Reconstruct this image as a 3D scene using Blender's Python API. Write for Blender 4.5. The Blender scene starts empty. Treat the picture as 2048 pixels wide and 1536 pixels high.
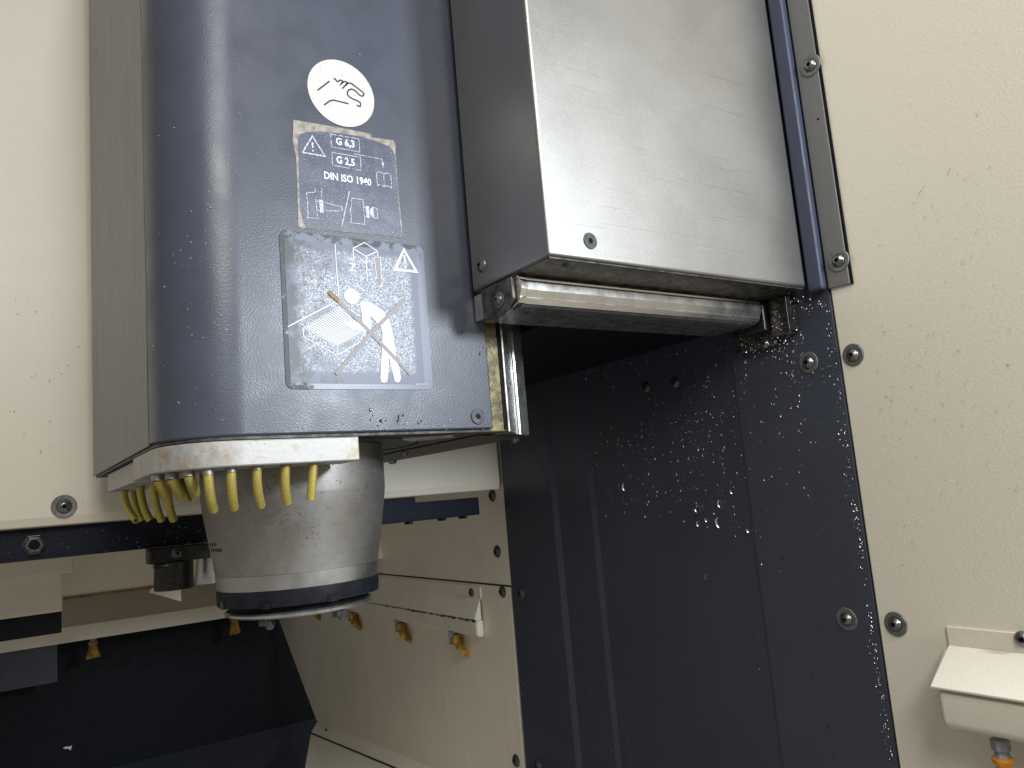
import bpy, bmesh, math, random
from math import radians, sin, cos, pi, sqrt, atan2, hypot
from mathutils import Vector, Matrix

# ------------------------------------------------------------------ camera, world, lamps
scene = bpy.context.scene
F_PX = 1545.57                                   # focal length in pixels of a 2048 px wide picture
YAW, PITCH, ROLL = radians(34.595), radians(7.895), radians(-4.867)
_f = Vector((sin(YAW)*cos(PITCH), cos(YAW)*cos(PITCH), sin(PITCH)))
_r = Vector((cos(YAW), -sin(YAW), 0)); _u = _r.cross(_f)
RT = cos(ROLL)*_r + sin(ROLL)*_u
UP = -sin(ROLL)*_r + cos(ROLL)*_u
cam_d = bpy.data.cameras.new('camera'); cam = bpy.data.objects.new('camera', cam_d)
scene.collection.objects.link(cam); scene.camera = cam
cam_d.sensor_width = 36; cam_d.lens = F_PX/2048*36; cam_d.clip_start = 0.01; cam_d.clip_end = 50
cam.matrix_world = Matrix(((RT.x, UP.x, -_f.x, 0), (RT.y, UP.y, -_f.y, 0), (RT.z, UP.z, -_f.z, 0), (0, 0, 0, 1)))

world = bpy.data.worlds.new('World'); scene.world = world; world.use_nodes = True
bg = world.node_tree.nodes['Background']
bg.inputs[0].default_value = (1.0, 0.96, 0.88, 1); bg.inputs[1].default_value = 0.27

def area_lamp(name, loc, target, sx, sy, power, col):
    d = bpy.data.lights.new(name, 'AREA'); d.shape = 'RECTANGLE'; d.size = sx; d.size_y = sy
    d.energy = power; d.color = col
    o = bpy.data.objects.new(name, d); scene.collection.objects.link(o); o.location = loc
    o.rotation_euler = (Vector(target)-Vector(loc)).to_track_quat('-Z', 'Y').to_euler()
    return o
area_lamp('work_lamp', (0.715, -0.60, 0.392), (0.36, 0.62, 0.16), 0.16, 0.20, 18.0, (0.82, 0.91, 1.0))
area_lamp('ceiling_lamp', (0.15, -0.35, 1.38), (0.35, 0.75, 0.05), 0.14, 0.34, 5.0, (0.93, 0.96, 1.0))
area_lamp('door_light', (-0.10, -0.75, 0.85), (0.45, 0.6, 0.1), 0.55, 0.45, 13.0, (1.0, 0.97, 0.92))

vs = scene.view_settings
vs.view_transform = 'Standard'; vs.look = 'None'; vs.exposure = 0; vs.gamma = 1; vs.use_curve_mapping = False
scene.render.engine = 'CYCLES'
scene.render.resolution_x = 1024; scene.render.resolution_y = 768

# ------------------------------------------------------------------ helpers
rnd = random.Random(7)
COL = scene.collection
def at(px, py, x=None, y=None, z=None):
    """point of the place seen at a pixel of the 2048 x 1536 photograph, on one of the place's planes"""
    d = RT*((px-1024)/F_PX) - UP*((py-768)/F_PX) + _f
    t = x/d.x if x is not None else (y/d.y if y is not None else z/d.z)
    return d*t

def tag(o, label=None, cat=None, group=None, kind=None):
    if label: o['label'] = label
    if cat: o['category'] = cat
    if group: o['group'] = group
    if kind: o['kind'] = kind
    return o
def thing(name, loc, label, cat, group=None, rot=None):
    o = bpy.data.objects.new(name, None); COL.objects.link(o); o.location = loc
    o.empty_display_size = 0.02
    if rot is not None: o.rotation_euler = rot
    return tag(o, label, cat, group)

class MB:
    def __init__(s): s.v = []; s.f = []
    def add(s, vs_, fs):
        n = len(s.v); s.v += [tuple(p) for p in vs_]; s.f += [tuple(i+n for i in f) for f in fs]; return s
    def box(s, x0, x1, y0, y1, z0, z1):
        p = [(x, y, z) for z in (z0, z1) for y in (y0, y1) for x in (x0, x1)]
        return s.add(p, [(0,2,3,1),(4,5,7,6),(0,1,5,4),(2,6,7,3),(0,4,6,2),(1,3,7,5)])
    def prism(s, poly, lo, hi, axis='z'):
        n = len(poly)
        def m(a, b, c): return {'z': (a, b, c), 'x': (c, a, b), 'y': (a, c, b)}[axis]
        p = [m(a, b, lo) for a, b in poly] + [m(a, b, hi) for a, b in poly]
        return s.add(p, [tuple(range(n-1, -1, -1)), tuple(range(n, 2*n))] + [(i, (i+1) % n, n+(i+1) % n, n+i) for i in range(n)])
    def lathe(s, prof, c=(0, 0, 0), n=32, cap=True):
        p = []
        for r, z in prof:
            for k in range(n):
                a = 2*pi*k/n; p.append((c[0]+r*cos(a), c[1]+r*sin(a), c[2]+z))
        f = [(i*n+k, i*n+(k+1) % n, (i+1)*n+(k+1) % n, (i+1)*n+k) for i in range(len(prof)-1) for k in range(n)]
        if cap: f += [tuple(range(n-1, -1, -1)), tuple(range((len(prof)-1)*n, len(prof)*n))]
        return s.add(p, f)
    def tube(s, pts, r, n=12, cap=True, r1=None):
        pts = [Vector(p) for p in pts]; p = []; m = len(pts); ref = None
        for i, q in enumerate(pts):
            t = (pts[min(i+1, m-1)]-pts[max(i-1, 0)]).normalized()
            if ref is None: ref = Vector((0.3, 1, 0.2)) if abs(t.y) < .8 else Vector((1, 0.1, 0.2))
            u = t.cross(ref).normalized(); w = t.cross(u); rr = r if r1 is None else r+(r1-r)*i/(m-1)
            p += [q+rr*(cos(2*pi*k/n)*u+sin(2*pi*k/n)*w) for k in range(n)]
        f = [(i*n+k, i*n+(k+1) % n, (i+1)*n+(k+1) % n, (i+1)*n+k) for i in range(m-1) for k in range(n)]
        if cap: f += [tuple(range(n-1, -1, -1)), tuple(range((m-1)*n, m*n))]
        return s.add(p, f)
    def ribbon(s, pts, w, y, closed=False):
        """flat stroke in an x-z plane at depth y, mitred"""
        P = [Vector((a, b)) for a, b in pts]; n = len(P); vs_ = []
        for i in range(n):
            if closed: a, b = P[i-1], P[(i+1) % n]
            else: a, b = P[max(i-1, 0)], P[min(i+1, n-1)]
            d1 = (P[i]-a); d2 = (b-P[i])
            d1 = d1.normalized() if d1.length > 1e-9 else d2.normalized()
            d2 = d2.normalized() if d2.length > 1e-9 else d1
            t = (d1+d2).normalized() if (d1+d2).length > 1e-6 else d1
            nn = Vector((-t.y, t.x)); k = max(0.45, nn.dot(Vector((-d1.y, d1.x))))
            o = nn*(w/2/k); vs_ += [(P[i].x+o.x, y, P[i].y+o.y), (P[i].x-o.x, y, P[i].y-o.y)]
        m = n if closed else n-1
        return s.add(vs_, [(2*i, 2*i+1, (2*i+3) % (2*n), (2*i+2) % (2*n)) for i in range(m)])
    def build(s, name, mat, parent=None, smooth=None, bevel=None, seg=2, origin=None, label=None):
        me = bpy.data.meshes.new(name)
        xs = list(zip(*s.v)); c = Vector([(min(a)+max(a))/2 for a in xs]) if origin is None else Vector(origin)
        me.from_pydata([tuple(Vector(p)-c) for p in s.v], [], s.f)
        bm = bmesh.new(); bm.from_mesh(me); bmesh.ops.recalc_face_normals(bm, faces=bm.faces); bm.to_mesh(me); bm.free()
        if smooth is not None:
            for p in me.polygons: p.use_smooth = True
            me.set_sharp_from_angle(angle=radians(smooth))
        me.materials.append(mat)
        o = bpy.data.objects.new(name, me); COL.objects.link(o); o.location = c
        if parent is not None:
            o.parent = parent
            w = Vector(parent.location); q = parent.parent
            while q is not None: w += Vector(q.location); q = q.parent
            o.location = c - w
        if bevel:
            b = o.modifiers.new('bevel', 'BEVEL'); b.width = bevel; b.segments = seg; b.limit_method = 'ANGLE'; b.angle_limit = radians(35)
        if label: o['label'] = label
        return o
def arc(cx, cy, r, a0, a1, n):
    return [(cx+r*cos(radians(a0+(a1-a0)*i/n)), cy+r*sin(radians(a0+(a1-a0)*i/n))) for i in range(n+1)]
def rrect(x0, x1, z0, z1, r, n=5):
    return arc(x1-r, z0+r, r, -90, 0, n)+arc(x1-r, z1-r, r, 0, 90, n)+arc(x0+r, z1-r, r, 90, 180, n)+arc(x0+r, z0+r, r, 180, 270, n)

# ------------------------------------------------------------------ materials
class NT:
    def __init__(s, name):
        s.m = bpy.data.materials.new(name); s.m.use_nodes = True; s.t = s.m.node_tree; s.n = s.t.nodes; s.l = s.t.links
        s.b = s.n['Principled BSDF']; s.pos = s.n.new('ShaderNodeNewGeometry').outputs['Position']
    def set(s, sock, v):
        if hasattr(v, 'is_linked') or isinstance(v, bpy.types.NodeSocket): s.l.new(v, sock)
        else: sock.default_value = v
    def p(s, **k):
        for a, v in k.items():
            s.set(s.b.inputs[{'color': 'Base Color', 'rough': 'Roughness', 'metal': 'Metallic', 'spec': 'Specular IOR Level', 'normal': 'Normal', 'coat': 'Coat Weight', 'coatr': 'Coat Roughness', 'trans': 'Transmission Weight', 'alpha': 'Alpha', 'ior': 'IOR', 'aniso': 'Anisotropic'}[a]], (v+(1,)) if isinstance(v, tuple) and len(v) == 3 else v)
        return s
    def scale(s, v):
        n = s.n.new('ShaderNodeMapping'); s.l.new(s.pos, n.inputs[0]); n.inputs['Scale'].default_value = v; return n.outputs[0]
    def noise(s, scale, detail=3, rough=.5, vec=None, dist=0):
        n = s.n.new('ShaderNodeTexNoise'); s.l.new(vec or s.pos, n.inputs['Vector'])
        n.inputs['Scale'].default_value = scale; n.inputs['Detail'].default_value = detail; n.inputs['Roughness'].default_value = rough; n.inputs['Distortion'].default_value = dist
        return n.outputs['Fac']
    def voro(s, scale, vec=None, feature='F1'):
        n = s.n.new('ShaderNodeTexVoronoi'); s.l.new(vec or s.pos, n.inputs['Vector']); n.inputs['Scale'].default_value = scale; n.feature = feature
        return n.outputs['Distance']
    def ramp(s, fac, a, b, lo=0., hi=1.):
        n = s.n.new('ShaderNodeMapRange'); n.interpolation_type = 'SMOOTHSTEP'; s.l.new(fac, n.inputs[0])
        for i, v in enumerate((a, b, lo, hi)): n.inputs[i+1].default_value = v
        return n.outputs[0]
    def mix(s, fac, a, b):
        n = s.n.new('ShaderNodeMix'); n.data_type = 'RGBA'; s.set(n.inputs[0], fac)
        for i, v in ((6, a), (7, b)): s.set(n.inputs[i], (v+(1,)) if isinstance(v, tuple) and len(v) == 3 else v)
        return n.outputs[2]
    def math(s, op, a, b=0.):
        n = s.n.new('ShaderNodeMath'); n.operation = op; s.set(n.inputs[0], a); s.set(n.inputs[1], b); return n.outputs[0]
    def axis(s, k):
        n = s.n.new('ShaderNodeSeparateXYZ'); s.l.new(s.pos, n.inputs[0]); return n.outputs[k]
    def bump(s, h, strength=.3, dist=.001, normal=None):
        n = s.n.new('ShaderNodeBump'); s.l.new(h, n.inputs['Height']); n.inputs['Strength'].default_value = strength; n.inputs['Distance'].default_value = dist
        if normal: s.l.new(normal, n.inputs['Normal'])
        return n.outputs[0]

M = {}
def simple(name, col, rough=.5, metal=0., spec=.5, var=.12, nscale=60, bump=0., bscale=400, **k):
    t = NT(name); dark = tuple(c*(1-var) for c in col); lite = tuple(min(1, c*(1+var)) for c in col)
    t.p(color=t.mix(t.ramp(t.noise(nscale, 4), .3, .7), dark, lite), rough=t.ramp(t.noise(nscale*2.3, 4), .25, .75, max(0.02, rough-.07), rough+.08), metal=metal, spec=spec)
    if bump: t.p(normal=t.bump(t.noise(bscale, 2), bump, .0006))
    t.p(**k); M[name] = t.m; return t

def paint(name, col, rough, peel=.25, pscale=420, stain=(.5, .38, .14), stain_amt=.0, grime=.15, spec=.5, rv=.09):
    t = NT(name)
    big = t.ramp(t.noise(9, 5, .55), .3, .72); run = t.ramp(t.noise(1, 4, .6, t.scale((60, 60, 3.5))), .45, .75)
    c = t.mix(t.math('MULTIPLY', big, grime), col, tuple(a*.72 for a in col))
    c = t.mix(t.math('MULTIPLY', run, grime*.8), c, tuple(a*b for a, b in zip(col, (.72, .66, .56))))
    if stain_amt: c = t.mix(t.math('MULTIPLY', t.ramp(t.noise(34, 6, .65), .56, .74), stain_amt), c, tuple(a*b for a, b in zip(col, stain)))
    t.p(color=c, rough=t.ramp(t.noise(40, 4), .3, .7, rough-rv*.5, rough+rv), spec=spec)
    t.p(normal=t.bump(t.noise(pscale, 2, .5), peel, .0008)); M[name] = t.m; return t
paint('cream', (.78, .722, .595), .36, .22, 420, grime=.03, rv=.015)
paint('cream_far', (.80, .74, .62), .45, .1, 260, stain_amt=.12, grime=.22)
paint('navy', (.041, .047, .069), .42, .12, 300, grime=.3)
paint('navy_smooth', (.047, .053, .075), .45, .08, 300, grime=.25)
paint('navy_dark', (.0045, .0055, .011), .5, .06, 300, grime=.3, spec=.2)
paint('navy_beam', (.013, .016, .027), .5, .1, 300, grime=.3, spec=.15)
paint('navy_seal', (.045, .055, .095), .42, .3, 160, grime=.4)
paint('strip_grey', (.16, .16, .155), .42, .05, 300)

# blue housing paint: orange peel, dried coolant film patches that lighten and roughen the gloss
t = NT('blue_paint')
film = t.ramp(t.noise(26, 6, .62), .44, .60)
c = t.mix(t.math('MULTIPLY', film, .5), (.056, .063, .085), (.049, .054, .071))
blot = t.ramp(t.noise(60, 5, .6), .60, .72)
c = t.mix(t.math('MULTIPLY', blot, .35), c, (.05, .055, .07))
t.p(color=c, rough=t.ramp(t.noise(30, 5), .3, .7, .31, .41), spec=.48)
t.p(normal=t.bump(t.noise(620, 2, .5), .16, .0009)); M['blue_paint'] = t.m

# housing side: dark paint, vertical scratches, mirrored wall put in as streaky grey
t = NT('side_paint')
st = t.noise(1, 5, .65, t.scale((900, 900, 14))); st2 = t.noise(1, 4, .6, t.scale((160, 160, 9)))
c = t.mix(t.ramp(st, .35, .7), (.050, .056, .068), (.13, .135, .138)); c = t.mix(t.math('MULTIPLY', t.ramp(st2, .45, .75), .5), c, (.035, .038, .045))
sp = t.ramp(t.noise(1, 3, .5, t.scale((700, 700, 90))), .68, .74); c = t.mix(t.math('MULTIPLY', sp, .8), c, (.02, .02, .02))
t.p(color=c, metal=.1, spec=.22, rough=t.ramp(st, .3, .7, .24, .40)); M['side_paint'] = t.m

# stainless cover: fine satin speckle, faint slanting scratches, rubbed edges
t = NT('stainless')
fine = t.noise(1500, 2, .6); sc = t.noise(1, 4, .7, t.scale((4, 4, 520))); cloud = t.noise(14, 4, .55)
c = t.mix(t.ramp(cloud, .3, .7), (.335, .325, .31), (.36, .35, .335)); scr = t.math('MULTIPLY', t.ramp(sc, .58, .66), t.ramp(t.noise(11, 3), .42, .62)); c = t.mix(t.math('MULTIPLY', scr, .38), c, (.16, .15, .14))
c = t.mix(t.math('MULTIPLY', t.ramp(fine, .55, .75), .35), c, (.8, .8, .8))
t.p(color=c, metal=1., rough=t.math('ADD', t.ramp(cloud, .3, .7, .38, .41), t.math('MULTIPLY', t.ramp(fine, .3, .7), .08)))
t.p(normal=t.bump(fine, .08, .0004)); M['stainless'] = t.m

t = NT('plate_metal')
wear = t.noise(70, 6, .65); c = t.mix(t.ramp(wear, .35, .65), (.36, .35, .33), (.48, .47, .45)); c = t.mix(t.math('MULTIPLY', t.ramp(t.noise(45, 6, .7), .50, .68), .7), c, (.34, .25, .13))
c = t.mix(t.math('MULTIPLY', t.ramp(t.noise(520, 3, .6), .66, .74), .7), c, (.10, .09, .08))
t.p(color=c, metal=.45, rough=t.ramp(wear, .3, .7, .48, .62), normal=t.bump(t.noise(300, 3), .2, .0006)); M['plate_metal'] = t.m

t = NT('nose_steel')
cl = t.noise(20, 5, .6); c = t.mix(t.ramp(cl, .3, .7), (.26, .24, .215), (.36, .345, .325))
pit = t.math('MULTIPLY', t.ramp(t.noise(420, 4, .65), .60, .65), t.ramp(t.noise(26, 3), .48, .60)); c = t.mix(pit, c, (.085, .065, .05))
ring = t.noise(1, 3, .5, t.scale((4, 4, 900)))
t.p(color=c, metal=.85, rough=t.ramp(ring, .3, .7, .46, .52), normal=t.bump(ring, .02, .0003)); M['nose_steel'] = t.m
simple('polished_band', (.44, .425, .40), .38, .95, var=.04, nscale=20)
simple('nose_ring', (.012, .013, .017), .42, 0., .13, var=.25, nscale=80)
simple('disc_steel', (.50, .49, .46), .30, .9, var=.1)
simple('chrome', (.72, .70, .66), .16, 1., var=.1, nscale=200)
simple('alu', (.62, .61, .59), .29, .95, var=.06, nscale=30)
simple('bolt_steel', (.22, .215, .21), .30, .9, var=.25, nscale=250)
simple('washer_steel', (.19, .19, .185), .46, .6, var=.2, nscale=300, bump=.1, bscale=900)
simple('dark_screw', (.10, .10, .10), .34, .8, var=.3, nscale=260)
simple('flush_screw', (.045, .048, .055), .42, .3, var=.35, nscale=400)
simple('black', (.008, .008, .009), .6, 0., .1, var=.3)
simple('dark_oily', (.085, .078, .070), .32, .5, var=.6, nscale=110, bump=.3, bscale=300)
simple('underside', (.05, .046, .04), .5, .2, var=.6, nscale=90, bump=.3, bscale=300)
simple('tool_black', (.022, .021, .02), .35, .3, var=.4, nscale=150)
simple('brass_strip', (.13, .108, .055), .38, .6, var=.5, nscale=120, bump=.3, bscale=500)
simple('fitting_grey', (.24, .25, .26), .45, 0., var=.15)
t = NT('yellow_pipe'); w = t.noise(900, 4, .6)
c = t.mix(t.ramp(w, .45, .72), (.54, .44, .10), (.27, .215, .06)); c = t.mix(t.ramp(t.noise(420, 4, .7), .64, .74), c, (.06, .045, .02))
t.p(color=c, rough=t.ramp(w, .3, .7, .34, .55), metal=.45, normal=t.bump(w, .2, .0004)); M['yellow_pipe'] = t.m
simple('orange', (.68, .27, .025), .45, 0., var=.18, nscale=150)
simple('orange_dirty', (.36, .20, .035), .5, 0., var=.45, nscale=90)
simple('chip_bright', (.62, .61, .58), .3, .9, var=.3, nscale=900)
simple('chip_dull', (.40, .40, .39), .38, .6, var=.6, nscale=900)
simple('chip_white', (.78, .76, .72), .35, .3, var=.2, nscale=300)
simple('chip_dark', (.17, .155, .125), .4, .5, var=.5, nscale=300)
simple('nose_flake', (.10, .075, .05), .55, .1, var=.5, nscale=300)
simple('grime', (.028, .026, .024), .6, 0., var=.5, nscale=300)
simple('rust_residue', (.22, .14, .05), .6, 0., var=.4, nscale=200)

# sticker surfaces
t = NT('sticker_white'); c = t.mix(t.math('MULTIPLY', t.ramp(t.noise(420, 4, .65), .60, .68), .8), (.57, .56, .515), (.36, .31, .19)); t.p(color=c, rough=.38); M['sticker_white'] = t.m
simple('print_black', (.015, .018, .016), .5, 0., var=.2)
t = NT('sticker_navy'); sp = t.math('MULTIPLY', t.ramp(t.noise(1150, 2, .5), .645, .68), t.ramp(t.noise(60, 3), .3, .62))
c = t.mix(sp, t.mix(t.ramp(t.noise(70, 4), .4, .65), (.062, .070, .100), (.088, .098, .138)), (.62, .66, .72)); t.p(color=c, rough=.36, normal=t.bump(t.noise(900, 2), .12, .0005)); M['sticker_navy'] = t.m
simple('sticker_backing', (.26, .235, .20), .5, 0., var=.35, nscale=160, bump=.2)
t = NT('sticker_blue'); dirt = t.ramp(t.math('ADD', t.noise(75, 5, .65), t.math('MULTIPLY', t.math('MAXIMUM', t.math('MULTIPLY', t.math('SUBTRACT', .222, t.axis(0)), 9.), t.math('MULTIPLY', t.math('SUBTRACT', t.axis(2), .214), 9.)), 1.)), .52, .66)
c = t.mix(dirt, (.10, .112, .155), (.028, .028, .034)); t.p(color=c, rough=t.ramp(dirt, 0, 1, .34, .5)); M['sticker_blue'] = t.m
def worn(name, col, wear_lo, wear_hi, under):
    t = NT(name); w_ = t.ramp(t.noise(900, 3, .55), wear_lo, wear_hi); t.p(color=t.mix(w_, col, under), rough=.5); M[name] = t.m
worn('print_white', (.60, .61, .62), .66, .72, (.10, .11, .15))
worn('print_worn', (.62, .65, .70), .50, .57, (.075, .085, .12))
worn('print_text', (.66, .69, .74), .60, .68, (.075, .085, .12))
worn('print_faded', (.25, .22, .215), .58, .70, (.36, .335, .34))
# the worn white field: labyrinth of paint flakes left on the blue sheet, ragged towards its border
t = NT('sticker_field')
wm = t.noise(1, 2, .4, t.scale((700, 1, 700)))
mask = t.ramp(t.math('ABSOLUTE', t.math('SUBTRACT', wm, .5)), .03, .06)
bx = t.math('MINIMUM', t.math('SUBTRACT', t.axis(0), .2075), t.math('SUBTRACT', .3135, t.axis(0)))
bz = t.math('MINIMUM', t.math('SUBTRACT', t.axis(2), .1085), t.math('SUBTRACT', .2145, t.axis(2)))
edge = t.ramp(t.math('ADD', t.math('MINIMUM', bx, bz), t.math('MULTIPLY', t.math('SUBTRACT', t.noise(130, 5, .7), .5), .016)), -.001, .0045)
patch = t.ramp(t.math('ADD', t.noise(48, 3), t.math('MULTIPLY', t.math('SUBTRACT', t.axis(0), .262), 2.2)), .30, .52, .35, 1.)
fl = t.math('MULTIPLY', t.math('MULTIPLY', t.math('SUBTRACT', 1., mask), edge), patch)
dirt = t.ramp(t.math('ADD', t.noise(75, 5, .65), t.math('MULTIPLY', t.math('SUBTRACT', .238, t.axis(0)), 5.)), .52, .72)
under = t.mix(dirt, (.10, .112, .155), (.028, .028, .034))
t.p(color=t.mix(fl, under, (.50, .52, .55)), rough=.42); M['sticker_field'] = t.m
t = NT('water'); t.p(color=(.9, .92, .95), trans=1., rough=.03, ior=1.33); M['water'] = t.m

# ------------------------------------------------------------------ setting: the machine's sheet-metal walls
XW, YB, YF, ZB = 0.7231, 1.10, 0.60, 0.0577
# near right cream wall
w_near = tag(MB().prism([(.4540, -.62), (.4540, .80), (-.05, .80), (-.05, -.62)], XW, XW+.012, 'x').build('wall_right_near', M['cream'], bevel=.0012), kind='structure')
# navy wall: bent sheet, stepping inwards at two folds, plus the flat panel beside the cream wall
plan = [(XW+.0006, .4556), (XW+.0006, .5930), (XW+.0010, .5945), (XW+.0010, .8640), (XW-.0012, .8740), (XW-.0012, .9500), (XW-.0046, .9610), (XW-.0046, 1.096), (XW+.02, 1.096), (XW+.02, .4556)]
w_navy = tag(MB().prism(plan, -.62, .80).build('wall_right', M['navy'], bevel=.004, seg=3), kind='structure')
panel = MB().prism([(.4562, -.62), (.4562, .50), (.5905, .50), (.5905, -.62)], XW-.0002, XW+.0012, 'x').build('sheet_panel', M['navy_smooth'], w_navy, bevel=.0004)
# dark ceiling above the recess
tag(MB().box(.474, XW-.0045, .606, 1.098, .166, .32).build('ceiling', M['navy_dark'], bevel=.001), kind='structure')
# cream back wall with a turned lower lip
w_back = tag(MB().prism([(YB, .0165), (YB, .95), (YB+.012, .95), (YB+.012, .006), (YB+.004, .006)], -.45, XW-.0060, 'x').build('wall_back', M['cream'], bevel=.0015), kind='structure')
lip = MB().box(-.45, .40, YB+.022, YB+.034, -.012, .03).build('lower_lip', M['cream_far'], w_back)
seam = MB().box(XW-.0058, XW-.0042, YB-.001, YB+.014, .0165, .16).build('edge_strip', M['strip_grey'], w_back)

# deep recess behind: right wall sheets, back wall, sloping chute
xr = XW-.0020
w_deep = tag(MB().prism([(1.098, -.1535), (1.098, .30), (2.40, .30), (2.40, -.1535)], xr, xr+.01, 'x').build('wall_right_far', M['cream_far'], bevel=.0008), kind='structure')
low_poly = [(1.1000, -.1560), (2.40, -.1560), (2.40, -.30), (2.356, -.317), (2.0725, -.548), (1.4206, -.532), (1.105, -.525)]
MB().prism(low_poly, xr-.0008, xr+.009, 'x').build('sheet_panel', M['cream_far'], w_deep, bevel=.0008)
MB().box(xr-.0012, xr+.004, 1.1005, 2.0, -.1556, -.1541).build('dirt_seam', M['grime'], w_deep)
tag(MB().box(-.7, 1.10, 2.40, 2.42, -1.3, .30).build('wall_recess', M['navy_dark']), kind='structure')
tag(MB().box(-.7, 1.10, YB+.016, 2.42, .302, .315).build('unseen_recess_roof', M['cream_far']), kind='structure')  # unseen roof, added to keep ambient light out of the recess
chute = MB(); chute.add([(-.7, 2.395, -.625), (.85, 2.395, -.625), (.85, 1.5, -1.02), (-.7, 1.5, -1.02), (-.7, 2.395, -.64), (.85, 2.395, -.64), (.85, 1.5, -1.04), (-.7, 1.5, -1.04)], [(0,1,2,3),(4,7,6,5),(0,4,5,1),(3,2,6,7),(0,3,7,4),(1,5,6,2)])
tag(chute.build('chute_floor', M['navy']), kind='structure')
fl = MB()
A = [at(637, 1441, x=xr), at(870, 1538, x=xr), at(1000, 1590, x=xr)]
B = [at(622, 1466, x=xr-.03), at(800, 1540, x=xr-.03), at(880, 1590, x=xr-.03)]
Cc = [at(606, 1560, x=xr-.20), at(660, 1600, x=xr-.20), at(700, 1640, x=xr-.20)]
fl.add(A+B, [(0, 1, 4, 3), (1, 2, 5, 4)])
fob = fl.build('chute_flange', M['cream_far']); tag(fob, kind='structure')
sol = fob.modifiers.new('solid', 'SOLIDIFY'); sol.thickness = .002; sol.offset = 0
fl2 = MB(); fl2.add([p+Vector((0, 0, -.0015)) for p in B]+Cc, [(0, 1, 4, 3), (1, 2, 5, 4)])
f2 = fl2.build('chute_side', M['cream_far'], fob); sol = f2.modifiers.new('solid', 'SOLIDIFY'); sol.thickness = .002; sol.offset = 0
gl = [Vector(p)+Vector((-.001, 0, .0003)) for p in B]; MB().tube(gl, .0022, 6).build('dirt_seam', M['grime'], fob)

# ------------------------------------------------------------------ bolts (shared meshes)
def mesh_of(mb, name, mat, smooth=40):
    o = mb.build(name, mat, smooth=smooth, origin=(0, 0, 0)); me = o.data; bpy.data.objects.remove(o); return me
def hexr(rh, a): return rh*cos(pi/6)/cos((a % (pi/3))-pi/6)
def head_mesh(r, h, rh, depth, mat, flat=False, name='head'):
    n = 36; mb = MB(); prof = [(r, 0), (r, h*.18)] if not flat else [(r, 0), (r, h*.8), (r*.96, h)]
    if not flat:
        for k in range(1, 7):
            a = k/6*radians(62); prof.append((r*(1-.52*(k/6)**1.0), h*.18+h*.82*sin(a)/sin(radians(62))))
    p = []
    for q, z in prof: p += [(q*cos(2*pi*k/n), q*sin(2*pi*k/n), z) for k in range(n)]
    for z in (prof[-1][1], prof[-1][1]-depth): p += [(hexr(rh, 2*pi*k/n)*cos(2*pi*k/n), hexr(rh, 2*pi*k/n)*sin(2*pi*k/n), z) for k in range(n)]
    m = len(prof)+2; f = [(i*n+k, i*n+(k+1) % n, (i+1)*n+(k+1) % n, (i+1)*n+k) for i in range(m-1) for k in range(n)]
    f.append(tuple(range((m-1)*n, m*n))); mb.add(p, f)
    return mesh_of(mb, name, mat, 20 if flat else 40)
H_ROUND = head_mesh(.0066, .0042, .0026, .0030, M['bolt_steel'])
H_DARK = head_mesh(.0105, .0050, .0032, .0030, M['dark_screw'])
H_FLUSH = head_mesh(.0072, .0012, .0028, .0008, M['flush_screw'], flat=True)
SOCK = mesh_of(MB().lathe([(.0022, 0), (.0022, .0002)], n=6), 'socket', M['black'])
SOCK_Z = {H_ROUND: .0018, H_DARK: .0026, H_FLUSH: .00045}
WASH = mesh_of(MB().lathe([(.0115, 0), (.0115, .0010), (.0109, .0015), (.0072, .0013), (.0068, .0009)], n=40), 'washer', M['washer_steel'])
def axis_rot(n):
    return Vector(n).to_track_quat('Z', 'Y').to_euler()
def part(me, name, parent, loc=(0, 0, 0), s=1.):
    o = bpy.data.objects.new(name, me); COL.objects.link(o); o.parent = parent; o.location = loc; o.scale = (s, s, s)
    if me in SOCK_Z:
        k = bpy.data.objects.new('socket', SOCK); COL.objects.link(k); k.parent = o; k.location = (0, 0, SOCK_Z[me]); k.scale = (1.22,)*3 if me == H_FLUSH else (1,)*3
    return o
def wall_bolt(p, n, label, group, washer=True, s=1., head=None, jit=True):
    r = axis_rot(n); t = thing('bolt', p, label, 'bolt', group, r)
    q = Vector(n).to_track_quat('Z', 'Y')
    if jit: t.rotation_euler = (q @ Vector((0, 0, 1)).rotation_difference(Vector((rnd.uniform(-.05, .05), rnd.uniform(-.05, .05), 1)))).to_euler()
    if washer: part(WASH, 'washer', t, s=s)
    h = part(head or H_ROUND, 'head', t, (0, 0, .0012*s if washer else 0), s)
    h.rotation_euler = (0, 0, rnd.uniform(0, 1))
    return t
NX = (-1, 0, 0); NY = (0, -1, 0)
G1 = 'socket bolts on the near wall'
wall_bolt(at(1707, 710, x=XW), NX, 'washered bolt on cream wall, just below the grey strip', G1)
wall_bolt(at(1792, 1248, x=XW), NX, 'washered bolt on cream wall, left of the nozzle tray', G1)
wall_bolt(at(1618, 725, x=XW-.0002), NX, 'oily washered bolt on navy panel among chips under the stop bracket', G1)
wall_bolt(at(1694, 1238, x=XW-.0002), NX, 'lower washered bolt on navy panel, paired with one on cream wall', G1)
G2 = 'dark dome bolts along the recess wall'
wall_bolt(at(985, 991, x=xr), NX, 'topmost dark dome bolt on recess wall, right of the navy beam end', G2, False, head=H_DARK)
wall_bolt(at(995, 1103, x=xr), NX, 'dark dome bolt midway down upper recess panel edge', G2, False, head=H_DARK)
wall_bolt(at(1006, 1183, x=xr), NX, 'dark dome bolt just below the recess panel seam', G2, False, head=H_DARK)
wall_bolt(at(1033, 1521, x=xr), NX, 'lowest dark dome bolt at the bottom edge of cream recess wall', G2, False, head=H_DARK)
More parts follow.
